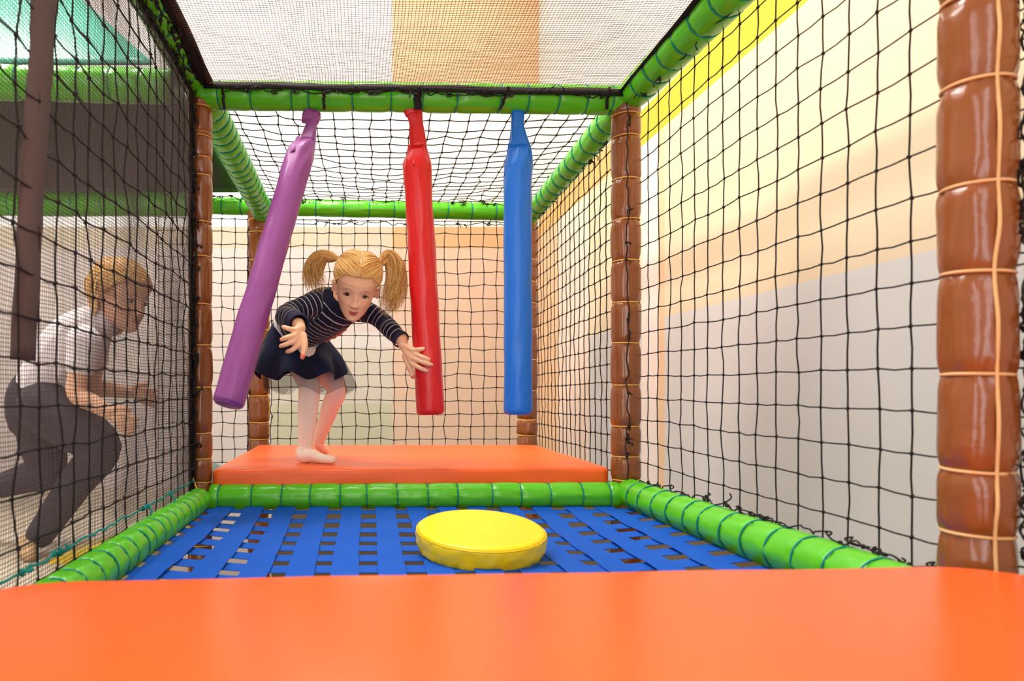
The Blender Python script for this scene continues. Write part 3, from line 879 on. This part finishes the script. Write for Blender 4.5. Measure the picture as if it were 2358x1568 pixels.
# line the waist angle up with the hem angle
e = wl; ALIGN = math.atan2(0, 1)
if wf.y*1 < 0: wf = -wf
def skirt(hem_c, rx, ry, wav, ph, rw):
    return [skirt_ring(i/18, hem_c, rx, ry, wav*(i/18), ph, rw) for i in range(19)]
mb = MB(); rs = skirt(hc, .138, .105, .030, 1.2, (.084, .078)); mb.loft(rs, caps=False); mb.build('skirt', M['skirt'], girl)
tc_ = G(500, 1050, 2.14)
mb = MB(); rs = skirt(tc_, .138, .112, .030, .4, (.086, .080))
mb.loft(rs, caps=False); mb.build('tulle_overskirt', M['tulle'], girl)
mb = MB(); rings = []
for s, k in ((-.010, 1.0), (-.010, 1.03), (.001, 1.03), (.001, .99)):
    rings.append([wc+waxis*s+wl*(.0845*k*math.cos(2*math.pi*q/64))+wf*(.069*k*math.sin(2*math.pi*q/64)) for q in range(64)])
mb.loft(rings, caps=False); mb.build('waistband', M['waist'], girl)

# tights
T = MB()
chain(T, [hipR, hipR.lerp(knR, .5), knR, knR.lerp(anR, .35), anR], [.055, .046, .0355, .0325, .0225])
chain(T, [hipL, hipL.lerp(knL, .5), knL, knL.lerp(anL, .35), anL], [.053, .045, .0335, .030, .0205])
chain(T, [anR, heelR, heelR.lerp(ballR, .5)+Vector((0, 0, .004)), ballR, toeR], [(.021, .022), (.022, .0225), (.0215, .020), (.022, .0155), (.016, .0125)], side=Vector((0, 1, 0)))
chain(T, [anL]+footL, [.020, .020, .0165, .012])
tm_ = remesh(T, .0026, 2)
for i, p in enumerate(tm_.v):
    if p.z < zfoot+.0005: tm_.v[i] = Vector((p.x, p.y, zfoot+.0005))
    if zfoot+.04 < p.z < zfoot+.075:                  # wrinkles round the ankle
        tm_.v[i] = p+Vector((1, -1, 0))*(.0008*math.sin((p.z+.4*p.x)*520))
tm_.build('tights', M['tights'], girl)

# hair: combed cap in two halves running to the side bunches
rr = random.Random(12)
cap = MB(); ccols = []
def hairline(a):
    """lowest hair height for an angle round the head (90 degrees = face)"""
    d = abs(math.degrees(a)-90); d = min(d, 360-d)
    return interp([(0, .052), (30, .052), (52, .040), (70, .022), (84, .014), (100, -.004), (125, -.035), (180, -.045)], d)[0]
n, m = 96, 22
for i in range(m+1):
    for k in range(n):
        a = 2*math.pi*k/n; lo = hairline(a); z = lo+(.1004-lo)*(i/m)**.85
        g = 0
        x, y, z2 = H.surf(a, min(z, .1004), .0042*min(1, .25+i*.22)+g*(i > 1))
        cap.v.append(H.w(x, y, z2))
        part = abs(x+.004*math.sin(y*90)) < .003 and y > -.06 and z > .03
        c = lin((214, 158, 80))
        ccols.append((.74, .50, .33) if part and i > 1 else c)
for i in range(m):
    for k in range(n):
        k2 = (k+1) % n; cap.f.append((i*n+k, i*n+k2, (i+1)*n+k2, (i+1)*n+k)); cap.mi.append(0)
cap.f.append(tuple(m*n+k for k in range(n))); cap.mi.append(0)
bases = {-1: (-.059, -.042, .064), 1: (.059, -.042, .064)}
def onhead(v, off):
    """push a local point outward from the middle of the skull on to the head surface plus an offset"""
    c = Vector((0, -.008, .02)); d = (Vector(v)-c)
    if d.length < 1e-5: d = Vector((0, 0, 1))
    d.normalize(); lo, hi = 0.0, .16
    for _ in range(18):
        s_ = (lo+hi)/2; p = c+d*s_
        if p.z > .1004: hi = s_; continue
        z = max(-.08, p.z); fr = H.lv(H.FR, z); bk = H.lv(H.BK, z); w = H.lv(H.W, z); mid = (fr+bk)/2-.006
        ry = (fr-mid) if p.y > mid else (mid-bk)
        if math.hypot(p.x/w, (p.y-mid)/ry) < 1: lo = s_
        else: hi = s_
    return c+d*(lo+off)
for sg in (-1, 1):
    bz = Vector(bases[sg])
    for i in range(800):
        q = rr.random()
        if q < .42:                                  # from the parting
            t = rr.random(); a_ = math.radians(90-t*140)
            st = Vector((sg*rr.uniform(.001, .006), math.sin(a_)*.08, .03+.07*max(0, math.cos(a_-math.radians(25)))))
            aa = math.radians(28+t*132); st = Vector((st.x, math.cos(aa)*.09, .02+math.sin(aa)*.085))
        elif q < .78:                                # from the front hairline
            d = rr.uniform(2, 84); a = math.radians(90-sg*d); z = hairline(a)+rr.uniform(0, .004)
            x, y, z2 = H.surf(a, z, 0); st = Vector((x, y, z2))
        else:                                        # from the nape
            d = rr.uniform(84, 176); a = math.radians(90-sg*d); z = hairline(a)+rr.uniform(0, .006)
            x, y, z2 = H.surf(a, z, 0); st = Vector((x, y, z2))
        pts = []
        off = rr.uniform(.0052, .0085); w1 = rr.uniform(-.004, .004)
        for k in range(9):
            t = k/8
            v = st.lerp(bz, t); v.z += w1*math.sin(math.pi*t)
            o2 = .0042+(off-.0042)*min(1, t*4)
            h = onhead(v, o2)
            if k == 8: h = bz+Vector((sg*.002, rr.uniform(-.007, .007), rr.uniform(-.007, .007)))
            pts.append(H.w(*h))
        hair_strand(catmull(pts, 2), rr.uniform(.0006, .0012), .0008, cap, ccols, blond(rr, rr.uniform(-.2, .35)))
    for i in range(34):                              # fine loose hairs at the temples
        a = math.radians(90-sg*rr.uniform(40, 92)); z = hairline(a)
        x, y, z2 = H.surf(a, z, .004); p0 = H.w(x, y, z2)
        p1 = p0+hr*(sg*rr.uniform(.004, .02))+f0*rr.uniform(.0, .01)-hu*rr.uniform(.0, .022)
        hair_strand(catmull([p0, (p0+p1)/2+hr*sg*.004, p1], 3), .0004, .0002, cap, ccols, blond(rr), 3)
cap.build('hair', M['hair'], girl, col=ccols)

def bunch(base, ctrl, widths, nst, seed, curl, label=None):
    rr = random.Random(seed); mb = MB(); cols = []
    path = [base]+ctrl
    for i in range(nst):
        l = rr.uniform(.62, 1.0) if i % 4 else rr.uniform(.85, 1.12)
        o = Vector((rr.gauss(0, 1), rr.gauss(0, 1), rr.gauss(0, 1))); o = o/max(1, o.length*.7)
        ph = rr.uniform(0, 6.28); fr = rr.uniform(5, 9)
        pts = []
        c = catmull(path, 5); n = max(6, int(len(c)*min(1, l)))
        for k in range(n):
            t = k/(len(c)-1)
            w = interp(widths, t)[0]
            amp = curl*max(0, t-.35)
            pts.append(c[k]+o*w+Vector((math.sin(t*fr+ph), math.cos(t*fr*1.1+ph), math.sin(t*fr*.9+ph*2)))*amp)
        hair_strand(pts, rr.uniform(.0004, .0008), .00025, mb, cols, blond(rr, rr.uniform(-.25, .45)))
    return mb.build('hair_bunch', M['hair'], girl, col=cols)
d0 = HO.y
bL = H.w(-.062, -.043, .065); bR = H.w(.062, -.043, .065)
bunch(bL, [P(744, 590, d0+.03), P(728, 606, d0+.025), P(720, 630, d0+.02), P(729, 660, d0+.01)], [(0, .004), (.15, .012), (.5, .019), (1, .021)], 900, 3, .009)
bunch(bR, [P(893, 590, d0+.03), P(909, 612, d0+.03), P(913, 648, d0+.02), P(906, 682, d0+.01), P(894, 708, d0)], [(0, .004), (.15, .013), (.45, .020), (.75, .020), (1, .016)], 980, 4, .020)

# ---- the running child beyond the mesh screen
dc = 1.78
kid = thing('person', 'running child in white tee and dark trousers behind the left mesh', 'person', P(80, 1272, dc))
kp = math.radians(12)
kf = Vector((.9*math.cos(kp), -.42*math.cos(kp), -math.sin(kp))); kf.normalize()
ku = (Vector((.2, 0, 1))-kf*Vector((.2, 0, 1)).dot(kf)).normalized(); kr = kf.cross(ku)
KO = P(276, 688, dc)
KH = Head(KO, kr, kf, ku, 1.0)
kt = [P(92, 920, dc+.02), P(120, 860, dc), P(170, 790, dc), P(215, 752, dc), P(242, 735, dc)]
ktr = [(.082, .07), (.078, .064), (.084, .066), (.075, .052), (.035, .034)]
klat = Vector((.25, .95, 0))
ksR, keR, kwR = P(196, 785, dc-.075), P(176, 905, dc-.10), P(255, 952, dc-.12)
ksL, keL, kwL = P(218, 775, dc+.085), P(215, 890, dc+.12), P(300, 905, dc+.13)
khR, kkR, kaR = P(100, 935, dc-.05), P(232, 1030, dc-.07), P(92, 1232, dc-.03)
khL, kkL, kaL = P(85, 940, dc+.06), P(108, 1085, dc+.08), P(0, 1120, dc+.08)
KB = MB(); KH.mesh(KB)
chain(KB, [kt[3], kt[4], KO-ku*.05-kf*.015, KO-ku*.02-kf*.012], [.036, .031, .032, .036])
chain(KB, kt, grow(ktr, -.006), klat)
def simple_hand(mb, w, e, fan):
    t = (w-e).normalized(); s = fan; out = []
    kn = [w+t*.04+s*(.017*(1-i*.67)) for i in range(4)]
    tp = [k+t*l+s*(.004*(1-i)) for i, (k, l) in enumerate(zip(kn, (.034, .039, .035, .026)))]
    th = [w+t*.008+s*.012, w+t*.022+s*.024, w+t*.036+s*.03, w+t*.046+s*.033]
    hand(mb, w+t*.004, kn, tp, th)
for a, b, c_ in ((ksR, keR, kwR), (ksL, keL, kwL)):
    chain(KB, [a, a.lerp(b, .5), b, b.lerp(c_, .5), c_], [.033, .029, .024, .022, .0165])
simple_hand(KB, kwR, keR, Vector((.25, .1, .95)).normalized()); simple_hand(KB, kwL, keL, Vector((0, .1, 1)))
chain(KB, [khR, khR.lerp(kkR, .5), kkR, kkR.lerp(kaR, .4), kaR], [.055, .048, .036, .031, .021])
chain(KB, [khL, khL.lerp(kkL, .5), kkL, kkL.lerp(kaL, .4), kaL], [.055, .048, .036, .031, .021])
zk = CZ-.42
kfoot = [kaR, P(72, 1262, dc-.03), P(62, 1268, dc-.05), P(30, 1275, dc-.06)]
kfootR = [kaR+Vector((0, 0, -.01)), Vector((kaR.x+.012, kaR.y, zk+.03)), Vector((kaR.x+.07, kaR.y-.01, zk+.022)), Vector((kaR.x+.11, kaR.y-.012, zk+.017))]
kfootR = [kaR+Vector((0, 0, -.01)), Vector((kaR.x-.035, kaR.y, zk+.03)), Vector((kaR.x-.01, kaR.y-.04, zk+.02)), Vector((kaR.x+.01, kaR.y-.075, zk+.016))]
kfootL = [kaL, kaL+Vector((-.03, 0, -.01)), kaL+Vector((-.04, 0, -.06)), kaL+Vector((-.035, 0, -.10))]
chain(KB, kfootR, [.018, .02, .018, .013]); chain(KB, kfootL, [.018, .02, .018, .013])
kb = remesh(KB, .0028, 1)
kb.build('body', M['skin'], kid, col=[KH.skin_color(p, SKIN) for p in kb.v])
KH.eyes(kid)
S = MB()
chain(S, kt[:4]+[P(236, 740, dc)], grow(ktr[:4]+[(.046, .042)], .005), klat)
for a, b in ((ksR, keR), (ksL, keL)): chain(S, [a, a.lerp(b, .25), a.lerp(b, .5)], [.044, .04, .038])
remesh(S, .004, 3).build('tee_shirt', M['tee'], kid)
S = MB()
chain(S, [kt[0]+Vector((-.005, 0, -.05)), kt[0], kt[1].lerp(kt[0], .45)], [(.084, .076), (.09, .08), (.086, .074)], klat)
chain(S, [khR, khR.lerp(kkR, .5), kkR, kkR.lerp(kaR, .4), kaR], [.07, .064, .052, .045, .036])
chain(S, [khL, khL.lerp(kkL, .5), kkL, kkL.lerp(kaL, .4), kaL], [.068, .062, .050, .043, .034])
remesh(S, .004, 3).build('trousers', M['trousers'], kid)
S = MB(); chain(S, kfootR, [.022, .024, .022, .017])
remesh(S, .004, 2).build('sock', M['shoe'], kid)
S = MB(); chain(S, kfootL, [.022, .024, .022, .017])
remesh(S, .004, 2).build('sock', M['shoe'], kid)
# hair of the child, shoulder length, blown back
cap = MB(); ccols = []
for i in range(13):
    for k in range(64):
        a = 2*math.pi*k/64; lo = hairline(a); z = lo+(.1004-lo)*(i/12)**.85
        x, y, z2 = KH.surf(a, min(z, .1004), .008); cap.v.append(KH.w(x, y, z2)); ccols.append(blond(rr, .2))
for i in range(12):
    for k in range(64):
        k2 = (k+1) % 64; cap.f.append((i*64+k, i*64+k2, (i+1)*64+k2, (i+1)*64+k)); cap.mi.append(0)
cap.f.append(tuple(12*64+k for k in range(64))); cap.mi.append(0)
for i in range(520):
    a = math.radians(rr.uniform(150, 390)); z = rr.uniform(.0, .095)
    x, y, z2 = KH.surf(a, z, .008); p0 = KH.w(x, y, z2); p0b = KH.w(*(lambda t: t)(KH.surf(math.radians(270)*.25+a*.75, z*.4-.01, .013)))
    l = rr.uniform(.06, .12)
    p1 = KH.w(*KH.surf(a*.7+math.radians(270)*.3, -.045, .018)); p2 = p1-ku*l*.5-kf*l*.3
    hair_strand(catmull([p0, p0b, p1, p2], 3), .0018, .0008, cap, ccols, blond(rr, rr.uniform(-.2, .4)), 3)
cap.build('hair', M['hair'], kid, col=ccols)

# ------------------------------------------------------------------ neighbouring bay
mm = mat_pad([Vector((-1.75, .95, zk)), Vector((-.54, .95, zk)), Vector((-.54, 3.0, zk)), Vector((-1.75, 3.0, zk))], .08, .03, .012).build('floor_mat', M['greymat'], fix=True)
tag(mm, 'beige floor mat under the running child', 'mat')
def sheet(corners, name, m, label, cat, th=.012, n=14, bul=.02):
    mb = MB(); a, b, c_, d_ = corners
    nr = (b-a).cross(d_-a).normalized()
    for s in (0, 1):
        for i in range(n+1):
            for j in range(n+1):
                u, v = i/n, j/n
                mb.v.append(grid_pt(corners, u, v)+nr*(bul*math.sin(math.pi*u)*math.sin(math.pi*v)+s*th))
    N = (n+1)**2
    for i in range(n):
        for j in range(n):
            q = (i*(n+1)+j, (i+1)*(n+1)+j, (i+1)*(n+1)+j+1, i*(n+1)+j+1)
            mb.f.append(q); mb.f.append(tuple(x+N for x in reversed(q)))
    edge = [(i, 0) for i in range(n+1)]+[(n, j) for j in range(1, n+1)]+[(i, n) for i in range(n-1, -1, -1)]+[(0, j) for j in range(n-1, 0, -1)]
    ids = [i*(n+1)+j for i, j in edge]
    for k in range(len(ids)):
        p, q = ids[k], ids[(k+1) % len(ids)]; mb.f.append((q, p, p+N, q+N))
    mb.mi = [0]*len(mb.f)
    return tag(mb.build(name, M[m], fix=True), label, cat)
sheet([P(-420, 150, 2.5), P(352, 150, 2.5), P(150, -30, 2.9), P(-420, -30, 2.9)], 'canopy', 'teal_panel', 'teal canopy sheet at the top left above the bright green beam', 'canopy', bul=.004)
sheet([Vector((-1.8, 2.02, CZ+.915)), Vector((-.555, 2.02, CZ+.915)), Vector((-.555, 3.07, CZ+.915)), Vector((-1.8, 3.07, CZ+.915))], 'overhead_deck', 'darkpanel', 'dark deck overhead of the bay where the child runs, seen from below', 'deck', th=.03, bul=.0)
yc = P(222, 1240, 1.72)
t = thing('foam_wedge', 'small yellow foam wedge on the beige mat beside the running child', 'foam block', Vector((yc.x, yc.y, zk)))
mb = MB(); prof = [(-.09, 0), (.09, 0), (.09, .055), (.07, .06), (-.085, .012)]
mb.loft([[Vector((yc.x+x, yc.y+s, zk+z)) for x, z in prof] for s in (-.07, -.066, .066, .07)]); mb.build('block', M['yellow'], t, smooth=False, fix=True)
q = P(486, 905, 2.9); tb = MB(); tb.ball(Vector((q.x, 2.9, zk+.06)), .06, 28, 18)
tag(tb.build('foam_ball', mat('grey_teal_vinyl', (128, 156, 146), .5)), 'grey teal ball low down beside the left front brown post', 'ball')

# ------------------------------------------------------------------ the hall
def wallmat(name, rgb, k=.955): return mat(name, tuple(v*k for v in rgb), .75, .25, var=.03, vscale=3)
def wall_blocks(name, ulist, vlist, colour, pos):
    """one wall mesh whose faces carry the painted blocks"""
    mb = MB(); mats = []; idx = {}
    for i in range(len(ulist)-1):
        for j in range(len(vlist)-1):
            c_ = colour((ulist[i]+ulist[i+1])/2, (vlist[j]+vlist[j+1])/2)
            if c_ not in idx:
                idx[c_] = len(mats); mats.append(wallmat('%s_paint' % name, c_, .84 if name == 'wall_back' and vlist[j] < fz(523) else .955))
            mb.add([pos(ulist[i], vlist[j]), pos(ulist[i+1], vlist[j]), pos(ulist[i+1], vlist[j+1]), pos(ulist[i], vlist[j+1])], [(0, 1, 2, 3)], idx[c_])
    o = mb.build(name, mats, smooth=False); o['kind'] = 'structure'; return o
DF = 4.6; HC = CZ+2.9
fx = lambda p: (p-CX)*DF/F
fz = lambda y: CZ+(CY-y)*DF/F
XR = 1.22
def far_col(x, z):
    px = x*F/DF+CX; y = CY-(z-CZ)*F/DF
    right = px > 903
    if 238 < y < 522: return (255, 248, 238) if right else (253, 250, 248)  # brightly lit upper zone painted in as a paler band
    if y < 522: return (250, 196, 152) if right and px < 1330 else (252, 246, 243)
    if y < 572: return (248, 198, 146) if right else (238, 222, 196)  # soft shadow edge under the lit zone, painted in
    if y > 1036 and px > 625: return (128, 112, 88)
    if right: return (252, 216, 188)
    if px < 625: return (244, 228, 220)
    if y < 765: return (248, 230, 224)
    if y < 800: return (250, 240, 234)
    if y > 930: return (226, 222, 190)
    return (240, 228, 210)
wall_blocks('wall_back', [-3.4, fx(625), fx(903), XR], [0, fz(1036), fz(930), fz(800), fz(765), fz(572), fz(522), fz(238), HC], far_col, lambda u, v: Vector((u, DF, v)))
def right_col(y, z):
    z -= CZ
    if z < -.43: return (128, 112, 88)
    if z > 1.225: return (250, 244, 232)  # white glow along the wall top, put into the paint
    if z > 1.07: return (246, 190, 120) if y > 2.95 else (206, 192, 62)  # soft edge of the lit zone painted as an orange and yellow band
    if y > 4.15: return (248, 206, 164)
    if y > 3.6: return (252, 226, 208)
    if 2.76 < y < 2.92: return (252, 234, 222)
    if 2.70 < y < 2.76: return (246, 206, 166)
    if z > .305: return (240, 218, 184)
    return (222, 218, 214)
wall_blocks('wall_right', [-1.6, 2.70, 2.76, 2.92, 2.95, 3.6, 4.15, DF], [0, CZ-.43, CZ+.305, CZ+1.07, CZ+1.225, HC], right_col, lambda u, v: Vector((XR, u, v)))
wall_blocks('wall_left', [-1.6, DF], [0, HC], lambda u, v: (236, 230, 222), lambda u, v: Vector((-3.4, u, v)))
mb = MB(); mb.add([Vector((-3.4, -1.6, 0)), Vector((XR, -1.6, 0)), Vector((XR, DF, 0)), Vector((-3.4, DF, 0))], [(0, 1, 2, 3)])
fl_ = mb.build('floor', mat('beige_floor', (86, 76, 62), .5, .4, var=.08, vscale=3), smooth=False); fl_['kind'] = 'structure'
mb = MB(); mb.add([Vector((-3.4, -1.6, HC)), Vector((-3.4, DF, HC)), Vector((XR, DF, HC)), Vector((XR, -1.6, HC))], [(0, 1, 2, 3)])
ce = mb.build('ceiling', wallmat('ceiling_paint', (250, 246, 240)), smooth=False); ce['kind'] = 'structure'

def lamp(name, loc, rot, sx, sy, power, col=(255, 251, 246), spread=180):
    l = bpy.data.lights.new(name, 'AREA'); l.shape = 'RECTANGLE'; l.size = sx; l.size_y = sy; l.energy = power; l.color = lin(col)
    o = bpy.data.objects.new(name, l); o.location = loc; o.rotation_euler = rot; COL.objects.link(o); return o
lamp('ceiling_lamp', (-.3, 4.2, HC-.05), (0, 0, 0), 2.6, .2, 22)
lamp('ceiling_lamp', (.98, 2.2, HC-.05), (0, 0, 0), .15, 3.2, 3)
lamp('ceiling_lamp', (-.45, 1.75, HC-.05), (0, 0, 0), 1.1, .8, 105)
lamp('ceiling_lamp', (-1.9, 2.0, HC-.05), (0, 0, 0), .5, 1.6, 120)
# wall behind the photographer; two added windows with area lamps supply frontal light and post streaks
for i, (x, wd, pw) in enumerate(((-1.75, .9, 44), (.05, .7, 33))):
    mb = MB()
    for sx in (-1, 0, 1): mb.box((x+sx*wd/2, -1.56, 2.3), .05, .06, 3.0)
    for z in (.8, 2.3, 3.8): mb.box((x, -1.56, z), wd, .05, .05)
    o = mb.build('window_%d' % (i+1), wallmat('window_frame_paint', (240, 238, 232)), smooth=False); o['kind'] = 'structure'
    lamp('window_daylight', (x, -1.57, 2.3), (math.radians(90), 0, 0), wd, 3.0, pw, (250, 250, 255))  # added fill lamp standing before the solid wall
mb = MB(); mb.add([Vector((-3.4, -1.6, 0)), Vector((XR, -1.6, 0)), Vector((XR, -1.6, HC)), Vector((-3.4, -1.6, HC))], [(3, 2, 1, 0)])
o = mb.build('wall_front', wallmat('wall_front_paint', (232, 226, 216)), smooth=False); o['kind'] = 'structure'
w = bpy.data.worlds.new('world'); SC.world = w; w.use_nodes = True
bg = w.node_tree.nodes['Background']; bg.inputs[0].default_value = (1.0, .955, .9, 1); bg.inputs[1].default_value = .05

# ------------------------------------------------------------------ camera and view
cam = bpy.data.cameras.new('camera'); co = bpy.data.objects.new('camera', cam); COL.objects.link(co)
co.location = (0, 0, CZ); co.rotation_euler = (math.radians(90), 0, 0)
cam.sensor_fit = 'HORIZONTAL'; cam.sensor_width = 36; cam.lens = F*36/2358
cam.shift_x = (1179-CX)/2358; cam.shift_y = (CY-784)/2358
cam.clip_start = .02
cam.dof.use_dof = True; cam.dof.focus_distance = 2.15; cam.dof.aperture_fstop = 4.8
SC.camera = co
SC.view_settings.view_transform = 'Standard'; SC.view_settings.look = 'None'; SC.view_settings.exposure = 0.05; SC.view_settings.gamma = 1
SC.view_settings.use_curve_mapping = False
SC.cycles.use_denoising = True
SC.cycles.max_bounces = 8
